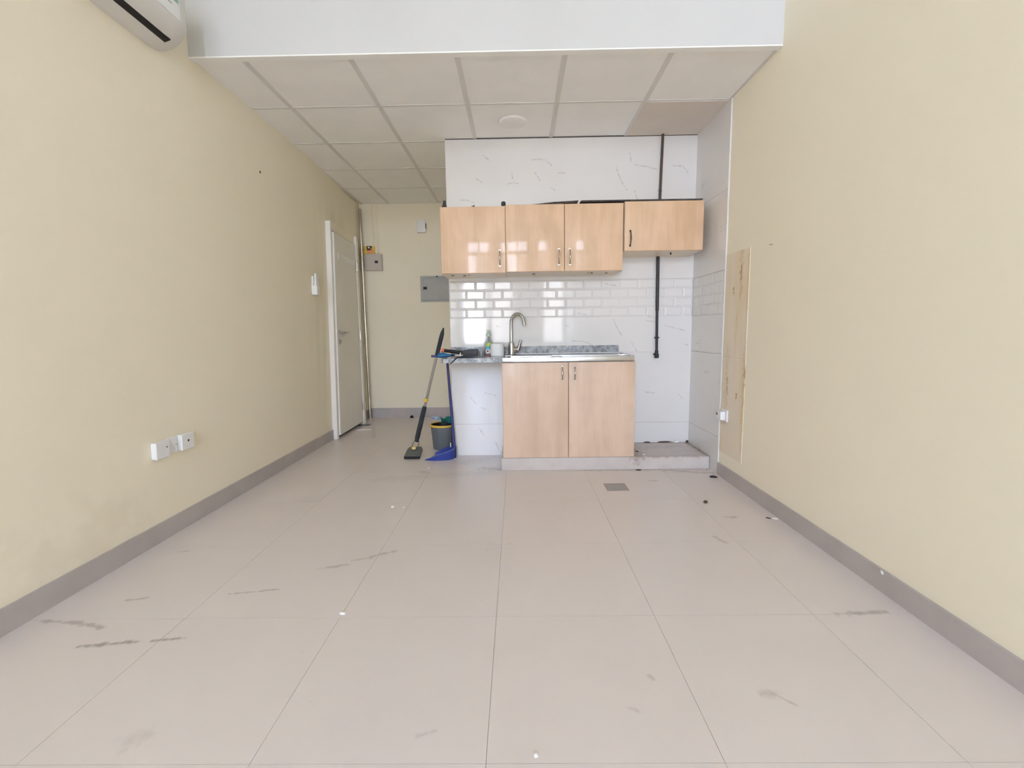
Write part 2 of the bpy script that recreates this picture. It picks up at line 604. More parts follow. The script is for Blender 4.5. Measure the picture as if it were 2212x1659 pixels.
def obj(name, bm, mat, parent=None, lean=False, smooth=False, label=None, origin=None):
    if lean:
        for v in bm.verts:
            v.co = lean_co(v.co)
    bmesh.ops.recalc_face_normals(bm, faces=bm.faces[:])
    if parent is not None:
        org = world_loc(parent)
    elif origin is not None:
        org = Vector(origin)
    else:
        xs = [v.co.x for v in bm.verts]
        ys = [v.co.y for v in bm.verts]
        zs = [v.co.z for v in bm.verts]
        org = Vector(((min(xs) + max(xs)) / 2, (min(ys) + max(ys)) / 2, min(zs)))
    for v in bm.verts:
        v.co -= org
    me = bpy.data.meshes.new(name)
    bm.to_mesh(me)
    bm.free()
    me.materials.append(MATS[mat])
    if smooth:
        me.polygons.foreach_set('use_smooth', [True] * len(me.polygons))
        try:
            me.set_sharp_from_angle(angle=math.radians(40))
        except Exception:
            pass
    o = bpy.data.objects.new(name, me)
    COL.objects.link(o)
    if parent is not None:
        o.parent = parent
    else:
        o.location = org
    if label:
        o['label'] = label
    return o


def thing(name, label, cat, loc, group=None):
    o = bpy.data.objects.new(name, None)
    o.empty_display_size = 0.05
    COL.objects.link(o)
    o.location = loc
    o['label'] = label
    o['category'] = cat
    if group:
        o['group'] = group
    return o


def tag(o, label, cat, group=None):
    o['label'] = label
    o['category'] = cat
    if group:
        o['group'] = group
    return o


def struct(name, bm=None, mat=None, label=None, **kw):
    if bm is None:
        o = bpy.data.objects.new(name, None)
        COL.objects.link(o)
    else:
        o = obj(name, bm, mat, **kw)
    o['kind'] = 'structure'
    if label:
        o['label'] = label
    return o


def B(*a, **k):
    return box(bmesh.new(), *a, **k)


def TB(*a, **k):
    return tube(bmesh.new(), *a, **k)


def LB(*a, **k):
    return lathe(bmesh.new(), *a, **k)


def child_mesh(name, mesh, parent, loc):
    o = bpy.data.objects.new(name, mesh)
    COL.objects.link(o)
    o.parent = parent
    o.location = Vector(loc) - world_loc(parent)
    return o


# ================================================================== SETTING
# floor slab and its tiles
floor = struct('floor', B(-2.05, 1.75, RY - 0.15, BY + 0.15, -0.20, -0.004), 'grout',
               'pale pinkish beige porcelain tile floor', origin=(0, 0, -0.004))
bm = bmesh.new()
box(bm, -0.2994, 0.2994, -0.2994, 0.2994, -0.004, 0.0)
tile_me = bpy.data.meshes.new('tile')
bm.to_mesh(tile_me)
bm.free()
tile_me.materials.append(MATS['floor_tile'])
X0, Y0 = -0.0914, 1.640
cut_tiles = {}
for i in range(-4, 4):
    for j in range(-14, 8):
        x0, x1 = X0 + .6 * i, X0 + .6 * (i + 1)
        y0, y1 = Y0 + .6 * j, Y0 + .6 * (j + 1)
        cx0, cx1 = max(x0, -1.915), min(x1, XR + 0.005)
        cy0, cy1 = max(y0, RY), min(y1, BY)
        if cx1 - cx0 < 0.02 or cy1 - cy0 < 0.02:
            continue
        if cx0 >= KX and cy0 >= KY:
            continue
        w, d = cx1 - cx0, cy1 - cy0
        if abs(w - .6) < 1e-4 and abs(d - .6) < 1e-4:
            me = tile_me
        else:
            key = (round(w, 3), round(d, 3))
            if key not in cut_tiles:
                b = bmesh.new()
                box(b, -w / 2 + .0006, w / 2 - .0006, -d / 2 + .0006, d / 2 - .0006, -0.004, 0.0)
                cut_tiles[key] = bpy.data.meshes.new('tile')
                b.to_mesh(cut_tiles[key])
                b.free()
                cut_tiles[key].materials.append(MATS['floor_tile'])
            me = cut_tiles[key]
        child_mesh('tile', me, floor, ((cx0 + cx1) / 2, (cy0 + cy1) / 2, 0.0))

# left wall (leans slightly)
bml = bmesh.new()
wy = [RY - .1, -3.0, -1.0, 1.0, 3.0, 4.0] + [4.0 + q * .15 for q in range(1, 13)] + [BY + .1]
slices = [[bml.verts.new(c) for c in ((-2.05, y, -.1), (XL, y, -.1), (XL, y, 2.66), (XL, y, HZ + .1), (-2.05, y, HZ + .1), (-2.05, y, 2.66))] for y in wy]
for s0, s1 in zip(slices, slices[1:]):
    for q in range(6):
        bml.faces.new((s0[q], s0[(q + 1) % 6], s1[(q + 1) % 6], s1[q]))
bml.faces.new(slices[0])
bml.faces.new(list(reversed(slices[-1])))
wl = struct('wall_left', bml, 'paint_left', 'pale yellow-beige painted left wall', lean=True)
for y, z in ((3.445, 2.241),):
    obj('nail_hole', TB([(XL - .002, y, z), (XL + .002, y, z)], .008, 10), 'black', wl, lean=True)
# right wall
wr = struct('wall_right', B(XR, 1.75, RY - .1, KY + .1, -0.1, HZ + .1), 'paint_right', 'pale yellow-beige painted right wall')
# hall back wall
wb = struct('wall_back', B(-2.05, KX + .05, BY, BY + .15, -0.1, HZ), 'paint_back', 'pale yellow-beige wall at the end of the entrance')
# kitchen block
wk = struct('wall_kitchen', B(KX + .009, 1.75, KY + .009, BY + .15, -0.1, CZ + .3), 'wall_grout', 'white marble-look tiled kitchen wall')
# block side facing the hall (painted)
struct('wall_entrance', B(KX, KX + .009, KY + .009, BY, 0.0, CZ + .3), 'paint_back', 'painted side of the kitchen block facing the entrance')
# fascia above the dropped ceiling
wf = struct('wall_fascia', B(-1.86, XR, FY, FY + .035, CZ - .002, HZ), 'fascia_paint', 'white bulkhead above the dropped ceiling')
struct('trim_2', B(-1.86, XR, FY, FY + .045, CZ - .009, CZ - .002), 'trim_white', 'white edge strip under the bulkhead')
# ceilings
struct('ceiling_upper', B(-2.05, 1.75, RY - .15, FY + .2, HZ, HZ + .15), 'white_paint', 'white high ceiling over the room')
ceil = struct('ceiling', B(-2.0, 1.75, FY + .035, BY + .15, CZ + .03, CZ + .12), 'ceiling_rail', 'suspended grid ceiling of white boards')
GX = [-1.86, -1.54, -0.93, -0.32, 0.295, 0.90, XR]
GY = [FY + .035, 3.37, 3.98, 4.59, 5.18, BY]
pan = {}
for i in range(6):
    for j in range(5):
        x0, x1, y0, y1 = GX[i], GX[i + 1], GY[j], GY[j + 1]
        if x0 > KX + .2 and j == 1:
            y1 = KY
        if j > 1:
            if x0 > KX:
                continue
            if x1 > KX:
                x1 = KX
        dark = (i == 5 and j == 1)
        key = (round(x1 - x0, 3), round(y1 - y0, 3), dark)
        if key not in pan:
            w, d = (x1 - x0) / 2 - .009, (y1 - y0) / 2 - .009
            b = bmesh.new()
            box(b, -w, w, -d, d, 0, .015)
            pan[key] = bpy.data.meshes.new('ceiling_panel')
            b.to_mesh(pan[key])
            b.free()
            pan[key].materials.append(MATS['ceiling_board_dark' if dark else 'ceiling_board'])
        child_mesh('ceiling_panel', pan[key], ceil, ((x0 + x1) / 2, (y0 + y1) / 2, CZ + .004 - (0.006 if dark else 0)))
for k, x in enumerate(GX):
    y1 = BY if x < KX else KY
    hw = .015
    obj('ceiling_rail', B(x - hw, x + hw, FY + .035, y1, CZ, CZ + .03), 'ceiling_rail', ceil)
for k, y in enumerate(GY):
    x1 = XR if y < KY else KX
    obj('ceiling_rail', B(-1.86, x1, y - .011, y + .011, CZ + .001, CZ + .03), 'ceiling_rail', ceil)

# rear wall with three tall windows and clerestories over them
WX = [(-1.59, -0.84), (-0.77, -0.08), (0.79, 1.40)]
WZ = [(0.70, 2.55), (2.75, 3.45)]
bmr = bmesh.new()
xs = [-2.05, -1.59, -0.84, -0.77, -0.08, 0.79, 1.40, 1.75]
for k in range(0, 8, 2):
    box(bmr, xs[k], xs[k + 1], RY - .15, RY, -0.1, HZ + .1)
for a, b in WX:
    for z0, z1 in ((-0.1, 0.70), (2.55, 2.75), (3.45, HZ + .1)):
        box(bmr, a, b, RY - .15, RY, z0, z1)
struct('wall_rear', bmr, 'paint_back', 'rear wall with tall windows')
k = 0
for a, b in WX:
    for z0, z1 in WZ:
        k += 1
        bmw = bmesh.new()
        f = .035
        box(bmw, a, a + f, RY - .10, RY - .05, z0, z1)
        box(bmw, b - f, b, RY - .10, RY - .05, z0, z1)
        box(bmw, a + f, b - f, RY - .10, RY - .05, z0, z0 + f)
        box(bmw, a + f, b - f, RY - .10, RY - .05, z1 - f, z1)
        w = struct('window_%d' % k, bmw, 'white_plastic')
        obj('pane', B(a + f, b - f, RY - .078, RY - .072, z0 + f, z1 - f), 'window_glass', w)
        pd = bpy.data.lights.new('portal', 'AREA')
        pd.shape = 'RECTANGLE'
        pd.size, pd.size_y = b - a, z1 - z0
        pd.cycles.is_portal = True
        po = bpy.data.objects.new('portal', pd)
        COL.objects.link(po)
        po.location = ((a + b) / 2, RY - .14, (z0 + z1) / 2)
        po.rotation_euler = (math.radians(90), 0, 0)
# the sunlit building across the street, which the windows look on to
bmf = bmesh.new()
box(bmf, -1.75, 3.3, -19, -16, -9, 3.5)
struct('wall_opposite', bmf, 'facade', 'sunlit sand-coloured building across the street')
struct('ground', B(-40, 40, -45, RY - 1.5, -9.2, -9.0), 'asphalt', 'street outside')

# baseboards
BBH = .095
struct('baseboard_left', B(XL, XL + .012, RY, 4.60, 0, .10), 'baseboard_tile', lean=True)
bl2 = struct('baseboard_left_corner', B(XL, XL + .012, 5.43, BY, 0, .11), 'baseboard_tile', lean=True)
bbr = struct('baseboard_right', B(XR - .013, XR, RY, 3.345, 0, .092), 'baseboard_tile')
obj('paint_blob', TB([(XR - .012, 1.79, .082), (XR - .0145, 1.79, .082), (XR - .0155, 1.792, .080)], [.010, .009, .004], 9), 'worn_white', bbr)
struct('baseboard_back', B(-1.885, KX, BY - .012, BY, 0, .122), 'baseboard_tile')

# ------------------------------------------------------------- kitchen wall tiles
def wall_tiles_y(parent, y, x0, x1, zs, xj):
    xs_ = [x0] + [v for v in xj if x0 < v < x1] + [x1]
    for a, b in zip(zs, zs[1:]):
        for c, d in zip(xs_, xs_[1:]):
            obj('wall_tile', B(c + .0006, d - .0006, y, y + .009, a + .0008, b - .0008), 'marble', parent)


wall_tiles_y(wk, KY, KX, 1.481, [0.0, 0.278, 0.885, 1.189], [])
wall_tiles_y(wk, KY, KX, 1.481, [1.498, 2.045, CZ - .003], [])
obj('ceiling_gap_shade', B(KX, 1.481, KY + .004, KY + .009, CZ - .003, CZ + .004), 'dark_wood', wk)  # dark strip coloured as the shade between tile tops and ceiling
# bevelled subway bricks, four rows
def brick_mesh(w, h, wall='y'):
    b = bmesh.new()
    bev = .012
    lo = [(-w / 2, 0), (w / 2, 0), (w / 2, h), (-w / 2, h)]
    hi = [(-w / 2 + bev, bev), (w / 2 - bev, bev), (w / 2 - bev, h - bev), (-w / 2 + bev, h - bev)]
    def P(u, v, d):
        return Vector((u, -d, v)) if wall == 'y' else Vector((-d, u, v))
    r0 = [b.verts.new(P(u, v, 0)) for u, v in lo]
    r1 = [b.verts.new(P(u, v, .002)) for u, v in lo]
    r2_ = [b.verts.new(P(u, v, .0062)) for u, v in hi]
    for ra, rb in ((r0, r1), (r1, r2_)):
        for q in range(4):
            b.faces.new((ra[q], ra[(q + 1) % 4], rb[(q + 1) % 4], rb[q]))
    b.faces.new(r2_)
    bmesh.ops.recalc_face_normals(b, faces=b.faces[:])
    me = bpy.data.meshes.new('subway_tile')
    b.to_mesh(me)
    b.free()
    me.materials.append(MATS['marble'])
    return me


RZ = [1.4215, 1.3445, 1.2675, 1.190]
RH = .0755
BW = .152
bricks = {}
for r, z in enumerate(RZ):
    off = -.495 if r % 2 == 0 else -.4215
    x = off - BW
    while x < 1.481:
        a, b_ = max(x + .0008, KX), min(x + BW - .0008, 1.481)
        if b_ - a > .03:
            key = round(b_ - a, 3)
            if key not in bricks:
                bricks[key] = brick_mesh(b_ - a, RH)
            child_mesh('subway_tile', bricks[key], wk, ((a + b_) / 2, KY + .006, z))
        x += BW
obj('brick_grout', B(KX, 1.481, KY + .006, KY + .009, 1.189, 1.498), 'wall_grout', wk)

# tiled return on the right wall
TX = XR - .009
RY0 = 3.352
for a, b in zip([0.0, 0.278, 0.893, 1.178], [0.278, 0.893, 1.178]):
    obj('wall_tile', B(TX, XR, RY0, KY, a + .0008, b - .0008), 'marble_side', wr)
for a, b in ((1.492, 2.045), (2.045, CZ)):
    obj('wall_tile', B(TX, XR, RY0, KY, a + .0008, b - .0008), 'marble_side', wr)
rb = {}
for r in range(4):
    z = 1.4155 - r * .0785
    y = KY - (.10 if r % 2 == 0 else .03)
    ys = [KY, y]
    while y > RY0:
        y -= BW
        ys.append(max(y, RY0))
    for y1, y0 in zip(ys, ys[1:]):
        if y1 - y0 > .025:
            key = round(y1 - y0, 3)
            if key not in rb:
                rb[key] = brick_mesh(y1 - y0 - .0016, .0765, 'x')
            child_mesh('subway_tile', rb[key], wr, (TX + .006, (y0 + y1) / 2, z))
obj('brick_grout', B(TX + .006, XR, RY0, KY, 1.178, 1.492), 'wall_grout', wr)
struct('trim_1', B(TX - .001, XR, RY0 - .012, RY0, 0.0, CZ, bevel=.002), 'wall_grout', 'white edge strip of the tiled corner')
# bare strip of wall in front of the tiles
for z0, z1 in ((0.18, 0.8785), (0.8805, 1.588)):
    obj('bare_panel', B(XR - .003, XR, 3.006, RY0 - .016, z0, z1), 'bare_wall', wr, label='bare rust-spotted strip beside the tiled corner')
obj('nail', TB([(XR + .002, 2.756, 1.56), (XR - .018, 2.756, 1.556)], .003, 8), 'handle_metal', wr)

# ------------------------------------------------------------- entrance door on the left wall
door = struct('door_1', None, None, 'white entrance door with chrome lever handle')
door.location = (XL, 4.6, 0)
fr = obj('door_frame', B(XL, XL + .05, 4.60, 4.645, 0, 2.17, bevel=.003), 'frame_white', door, lean=True)
obj('door_frame', B(XL, XL + .075, 5.365, 5.425, 0, 2.17, bevel=.003), 'frame_white', door, lean=True)
obj('head_gap_shade', B(XL, XL + .045, 4.645, 5.365, 2.074, 2.086), 'dark_wood', door, lean=True)  # dark strip painted as the shadow line above the leaf
obj('door_frame', B(XL, XL + .050, 4.645, 5.365, 2.086, 2.17, bevel=.003), 'paint_back', door, lean=True)
obj('foot_gap_shade', B(XL, XL + .02, 4.645, 5.365, 0, .03), 'black', door, lean=True)  # black strip standing in for the shade in the gap under the leaf
leaf = obj('door_leaf', B(XL + .008, XL + .064, 4.650, 5.360, .032, 2.075, bevel=.002), 'door_white', door, lean=True)
def PL(n, y, z):
    return (XL + n, y, z)
lv = bmesh.new()
tube(lv, [PL(.064, 4.715, 1.085), PL(.072, 4.715, 1.085)], .026, 16)
tube(lv, [PL(.07, 4.715, 1.085), PL(.115, 4.715, 1.085), PL(.12, 4.725, 1.086), PL(.12, 4.86, 1.088)], .010, 10)
obj('door_handle', lv, 'chrome', leaf, lean=True, smooth=True)
lk = bmesh.new()
tube(lk, [PL(.064, 4.715, 0.995), PL(.074, 4.715, 0.995)], .027, 16)
tube(lk, [PL(.07, 4.715, 0.995), PL(.085, 4.715, 0.995)], .012, 10)
obj('door_lock', lk, 'chrome', leaf, lean=True, smooth=True)
for z in (1.83, 1.05, .22):
    obj('hinge', TB([PL(.072, 5.362, z - .05), PL(.072, 5.362, z + .05)], .008, 10), 'handle_metal', door, lean=True)
tp = bmesh.new()
box(tp, XL + .064, XL + .0665, 4.76, 5.30, 1.835, 1.878)
box(tp, XL + .064, XL + .072, 4.75, 4.775, 1.83, 1.89, bevel=.002)
for q in range(6):
    yy = 4.86 + q * .075
    box(tp, XL + .064, XL + .07, yy, yy + .012, 1.872, 1.884)
obj('tape_strip', tp, 'label_white', leaf, lean=True, label='peeling strip stuck across the upper door')
obj('peephole', TB([PL(.064, 4.99, 1.50), PL(.067, 4.99, 1.50)], .008, 10), 'handle_metal', leaf, lean=True)

# ================================================================== PLINTH AND KITCHEN
pl = tag(obj('plinth', B(-.133, TX - .003, 3.476, KY, 0, .10, bevel=.003), 'plinth'),
         'low pinkish grey plinth under the base cabinet, dirty on its bare right end', 'plinth')

# base cabinet
def bow_handle(bm, x, y, z0, z1, out=.028, r=.0048):
    pts = []
    for q in range(9):
        t = q / 8
        z = z0 + (z1 - z0) * t
        d = out * (1 - (2 * t - 1) ** 2) ** .6 if 0 < t < 1 else 0
        pts.append((x, y - d, z))
    rad = [r * 1.25, r * .9, r * .9, r * 1.05, r * 1.25, r * 1.05, r * .9, r * .9, r * 1.25]
    tube(bm, pts, rad, 10)
    for z in (z0, z1):
        tube(bm, [(x, y + .001, z), (x, y - .004, z)], r * 1.7, 10)


def cupboard(name, label, x0, x1, yf, yb, z0, z1, doors, mat, carc, hz, hmat='handle_metal', group=None):
    t = thing(name, label, 'cabinet', ((x0 + x1) / 2, (yf + yb) / 2, z0), group)
    th = .016
    b = bmesh.new()
    y0 = yf + .0185
    box(b, x0, x0 + th, y0, yb, z0, z1)
    box(b, x1 - th, x1, y0, yb, z0, z1)
    box(b, x0 + th, x1 - th, y0, yb, z0, z0 + th)
    box(b, x0 + th, x1 - th, y0, yb, z1 - th, z1)
    box(b, x0 + th, x1 - th, yb - .006, yb, z0 + th, z1 - th)
    obj('cabinet_body', b, carc, t)
    for (a, c, hx) in doors:
        d = obj('door', B(a + .0015, c - .0015, yf, yf + .018, z0 + .001, z1 - .001, bevel=.004, seg=3), mat, t, smooth=True)
        hb = bmesh.new()
        bow_handle(hb, hx, yf, hz[0], hz[1])
        obj('handle', hb, hmat, d, smooth=True)
    return t


cupboard('base_cabinet', 'maple base cabinet with two doors under the steel sink', -.118, .895, 3.476, KY - .002, .1005, .842,
         [(-.118, .3885, .341), (.3885, .895, .436)], 'maple_lower', 'carcass_white', (.703, .805))
UY = 3.612
uA = cupboard('wall_cabinet', 'leftmost single-door maple wall cabinet, reflecting the sky', -.573, -.077, UY, KY, 1.524, 2.021,
              [(-.573, -.077, -.122)], 'maple', 'carcass', (1.580, 1.692), group='maple wall cabinets over the sink')
uB = cupboard('wall_cabinet', 'middle maple wall cabinet with two doors and facing handles', -.076, .819, UY, KY, 1.530, 2.030,
              [(-.076, .3725, .330), (.3725, .819, .414)], 'maple', 'carcass', (1.582, 1.694), group='maple wall cabinets over the sink')
uC = cupboard('wall_cabinet', 'short maple wall cabinet at right with a dark handle', .828, 1.426, UY, KY, 1.673, 2.040,
              [(.828, 1.426, .872)], 'maple', 'carcass', (1.713, 1.822), hmat='handle_dark', group='maple wall cabinets over the sink')
for t, z, pts in ((uA, 1.524, [(-.50, 3.72), (-.41, 3.74), (-.37, 3.70)]), (uB, 1.530, [(.14, 3.74), (.60, 3.74), (.57, 3.72), (.72, 3.76)])):
    for q, (x, y) in enumerate(pts):
        obj('screw_cap', LB([(0, z - .003), (.012 if q != 2 else .006, z - .003), (.012 if q != 2 else .006, z + .001), (0, z + .001)], (x, y), 12), 'dark_grey', t)
# hanging brackets over the left cabinet
for (x, w, h, lab) in ((-.540, .040, .050, 'tall black bracket on the top left corner of the wall cabinets'),
                       (-.318, .026, .018, 'tiny dark bracket on top of the leftmost wall cabinet, middle'),
                       (-.089, .034, .026, 'rounded black bracket on top between the first two wall cabinets')):
    b = bmesh.new()
    if h > .03:
        prism(b, [(-w / 2, 0), (w / 2, 0), (w * .28, h * .55), (w * .22, h), (-w * .12, h), (-w * .25, h * .55)], lambda a, c, d: Vector((x + a, d, 2.0215 + c)), 3.625, 3.66, .002)
    elif h > .02:
        prism(b, [(-w / 2, 0), (w / 2, 0), (w / 2, h * .6), (w * .3, h), (-w * .25, h), (-w / 2, h * .7)], lambda a, c, d: Vector((x + a, d, 2.0315 + c * 1.0)), 3.622, 3.655, .002)
    else:
        prism(b, [(-w / 2, 0), (w / 2, 0), (w * .35, h * .35), (w * .25, h), (w * .05, h * .4), (-w / 2, h * .25)], lambda a, c, d: Vector((x + a, d, 2.0215 + c)), 3.62, 3.64, .001)
    o = obj('hanging_bracket', b, 'black')
    tag(o, lab, 'bracket')
# dark strips lying on the cabinets
b = bmesh.new()
prism(b, [(.08, 2.0312), (.27, 2.0312), (.478, 2.0475), (.484, 2.060), (.30, 2.052), (.20, 2.043)], lambda a, c, d: Vector((a, d, c)), 3.64, 3.70, .001)
tag(obj('wood_strip', b, 'dark_wood'), 'dark strip lying tilted on top of the middle wall cabinet', 'strip')
b = bmesh.new()
prism(b, [(.49, 2.0413), (1.412, 2.0413), (1.416, 2.052), (.50, 2.053)], lambda a, c, d: Vector((a, d, c)), 3.615, 3.68, .001)
tag(obj('wood_strip', b, 'dark_wood'), 'long dark strip lying flat on top of the short right wall cabinet', 'strip')

# granite counter (left) with upstand
gc = thing('granite_counter', 'grey granite worktop end with upstand, left of the steel sink', 'worktop', (-.34, 3.7, .843))
b = bmesh.new()
prism(b, [(-.578, 3.50), (-.560, 3.478), (-.114, 3.478), (-.114, KY), (-.578, KY)], lambda a, c, d: Vector((a, c, d)), .843, .879, .003)
obj('slab', b, 'granite', gc)
obj('upstand', B(-.562, .862, KY - .019, KY - .0002, .8795, .949, bevel=.002), 'granite', gc)
obj('sealant', B(-.10, .862, KY - .027, KY - .019, .8795, .890, bevel=.003), 'white_paint', gc)

# stainless sink with drainer
SX0, SX1, SY0, SY1, SZ = -.1125, .884, 3.464, KY - .0195, .8785
BX0, BX1, BY0, BY1 = -.055, .285, 3.545, 3.82
sk = thing('sink', 'stainless steel sink top with bowl at left and drainer at right', 'sink', (.385, 3.69, .8425))
b = bmesh.new()
box(b, SX0, SX1, SY0, SY0 + .012, .8455, SZ, bevel=.004, seg=2)
box(b, SX0, SX0 + .01, SY0 + .012, SY1, .8455, SZ)
box(b, SX1 - .012, SX1, SY0 + .012, SY1, .8455, SZ + .006, bevel=.003)
box(b, SX0 + .01, SX1 - .012, SY0 + .012, BY0, SZ - .006, SZ - .003)
box(b, SX0 + .01, SX1 - .012, BY1, SY1, SZ - .006, SZ - .002)
box(b, SX0 + .01, BX0, BY0, BY1, SZ - .006, SZ - .003)
box(b, BX1, SX1 - .012, BY0, BY1, SZ - .009, SZ - .005)
obj('sink_top', b, 'steel', sk, smooth=True)
b = bmesh.new()
zb = .847
box(b, BX0 - .002, BX0, BY0, BY1, .846, SZ - .003)
box(b, BX1, BX1 + .002, BY0, BY1, .846, SZ - .003)
box(b, BX0, BX1, BY0 - .002, BY0, .846, SZ - .003)
box(b, BX0, BX1, BY1, BY1 + .002, .846, SZ - .003)
box(b, BX0, BX1, BY0, BY1, .846, .848)
bw = obj('bowl', b, 'steel', sk)
obj('drain', LB([(0, .848), (.035, .848), (.033, .8495), (.012, .8492), (0, .8492)], (.115, 3.68), 20), 'dark_grey', bw)
b = bmesh.new()
for q in range(9):
    yy = 3.555 + q * .032
    box(b, .36, .84, yy, yy + .012, SZ - .005, SZ - .0035)
obj('drainer_ridges', b, 'steel', sk)

# tap
tp_ = thing('tap', 'chrome gooseneck kitchen tap with side lever', 'tap', (-.045, 3.86, SZ - .0015))
tx, ty = -.046, 3.862
b = LB([(0, SZ - .0015), (.038, SZ - .0015), (.038, SZ + .005), (.031, SZ + .010), (.030, .958), (.024, .984), (.0145, .99), (0, .99)], (tx, ty), 24)
obj('tap_body', b, 'chrome', tp_, smooth=True)
pts = [(tx, ty, .98), (tx, ty, 1.06), (tx, ty, 1.13)]
R_ = .053
for q in range(1, 13):
    a = math.pi * (1 - q / 12 * .93)
    pts.append((tx + R_ + R_ * math.cos(a), ty - .05 * q / 12, 1.145 + (R_ + .02) * math.sin(a)))
pts.append((tx + 2 * R_ + .003, ty - .054, 1.125))
obj('spout', TB(pts, .0145, 14), 'chrome', tp_, smooth=True)
b = bmesh.new()
tube(b, [(tx + .02, ty, .925), (tx + .058, ty - .01, .925)], [.025, .024], 16)
tube(b, [(tx + .056, ty - .012, .928), (tx + .066, ty - .02, .955), (tx + .078, ty - .03, 1.005)], [.022, .014, .010], 10)
obj('lever', b, 'chrome', tp_, smooth=True)

# gas pipe
gp = thing('gas_pipe', 'thin black pipe running down the tiled wall, ending in a valve', 'pipe', (1.18, KY - .03, .84))
obj('upper_pipe', TB([(1.192, KY - .03, CZ + .003), (1.180, KY - .03, 2.18), (1.176, KY - .03, 1.66)], .0105, 12), 'pipe_brown', gp, smooth=True, label='brown upper length of the pipe')
obj('sleeve', TB([(1.174, KY - .03, 1.70), (1.177, KY - .03, 1.23)], .0135, 12), 'pipe_black', gp, smooth=True)
obj('lower_pipe', TB([(1.177, KY - .03, 1.235), (1.180, KY - .03, .89)], .0105, 12), 'pipe_black', gp, smooth=True)
obj('flange', LB([(0, 1.0), (.014, 1.0), (.021, 1.005), (.021, 1.011), (.014, 1.016), (0, 1.016)], (1.178, KY - .03), 16), 'pipe_black', gp, smooth=True)
obj('pipe_clip', LB([(0, 2.19), (.0125, 2.19), (.0125, 2.20), (0, 2.20)], (1.1805, KY - .03), 12), 'pipe_brown', gp)
b = bmesh.new()
box(b, 1.164, 1.197, KY - .045, KY - .013, .836, .872, bevel=.004)
tube(b, [(1.180, KY - .03, .865), (1.180, KY - .03, .90)], .014, 12)
tube(b, [(1.17, KY - .04, .872), (1.148, KY - .044, .868)], [.008, .006], 8)
obj('valve', b, 'pipe_black', gp, smooth=True)
# pipe stub under the short cabinet
tag(obj('hook', B(1.208, 1.216, 3.70, 3.71, 1.655, 1.673), 'black'), 'tiny black hook under the short wall cabinet', 'hook')

# ---------------------------------------------------------------- things on the worktop
GZ = .8795
sp_ = thing('soap_bottle', 'clear dish-soap bottle with green spray top and coloured label', 'bottle', (-.237, 3.862, GZ))
c = (-.237, 3.862)
obj('bottle_body', LB([(0, GZ), (.040, GZ), (.043, GZ + .006), (.043, GZ + .075), (.036, GZ + .105), (.018, GZ + .140), (.013, GZ + .152), (.013, GZ + .160), (0, GZ + .160)], c, 24), 'clear_plastic', sp_, smooth=True)
obj('liquid', LB([(0, GZ + .001), (.038, GZ + .001), (.038, GZ + .020), (0, GZ + .020)], c, 20), 'pink_liquid', sp_, smooth=True)
def arc_panel(bm, c, r, a0, a1, z0, z1, n=8):
    top = []
    bot = []
    for q in range(n + 1):
        a = math.radians(a0 + (a1 - a0) * q / n)
        for R2, lst in ((r, 'o'),):
            bot.append(bm.verts.new((c[0] + r * math.cos(a), c[1] + r * math.sin(a), z0)))
            top.append(bm.verts.new((c[0] + r * math.cos(a), c[1] + r * math.sin(a), z1)))
    for q in range(n):
        bm.faces.new((bot[q], bot[q + 1], top[q + 1], top[q]))
    return bm


lb = obj('label', arc_panel(bmesh.new(), c, .0436, -120, -30, GZ + .018, GZ + .050), 'label_white', sp_)
obj('label_band', arc_panel(bmesh.new(), c, .0438, -112, -40, GZ + .050, GZ + .078), 'label_teal', sp_)
b = bmesh.new()
for q in range(8):
    a0 = math.radians(-115 + q * 9.4)
    h = .024 * math.sin(math.pi * (q + .5) / 8) + .004
    arc_panel(b, c, .0440, -115 + q * 9.4, -115 + (q + 1) * 9.4, GZ + .078, GZ + .082 + h, 1)
obj('label_cap', b, 'label_green', sp_)
obj('label_dot', arc_panel(bmesh.new(), c, .0440, -108, -88, GZ + .030, GZ + .044), 'label_maroon', sp_)
b = bmesh.new()
lathe(b, [(0, GZ + .158), (.020, GZ + .158), (.020, GZ + .182), (.010, GZ + .190), (.007, GZ + .206), (0, GZ + .205)], c, 14)
box(b, c[0] - .020, c[0] + .012, c[1] - .006, c[1] + .006, GZ + .202, GZ + .212, bevel=.002)
plain('pump_green', (0.45, 0.52, 0.42, 1), 0.4, 0.5)
obj('pump', b, 'pump_green', sp_, smooth=True)
obj('dip_tube', TB([(c[0], c[1], GZ + .02), (c[0], c[1], GZ + .156)], .003, 8), 'dark_grey', sp_)

ro = thing('paper_roll', 'white toilet-paper roll standing on the worktop beside the tap', 'paper roll', (-.161, 3.75, GZ))
c = (-.161, 3.75)
obj('paper', LB([(.019, GZ), (.053, GZ), (.055, GZ + .002), (.055, GZ + .098), (.053, GZ + .100), (.019, GZ + .100), (.019, GZ)], c, 32), 'tissue', ro, smooth=True)
obj('core', LB([(.0188, GZ + .0005), (.0188, GZ + .0995), (.0175, GZ + .0995), (.0175, GZ + .0005), (.0188, GZ + .0005)], c, 24), 'box_beige', ro, smooth=True)

cupc = (-.288, 3.69)
gl = obj('plastic_cup', LB([(0, GZ), (.017, GZ), (.022, GZ + .040), (.0235, GZ + .042), (.0205, GZ + .040), (.0155, GZ + .003), (0, GZ + .003)], cupc, 20), 'clear_plastic', smooth=True)
tag(gl, 'small clear plastic cup between the black brush and the soap bottle', 'cup')

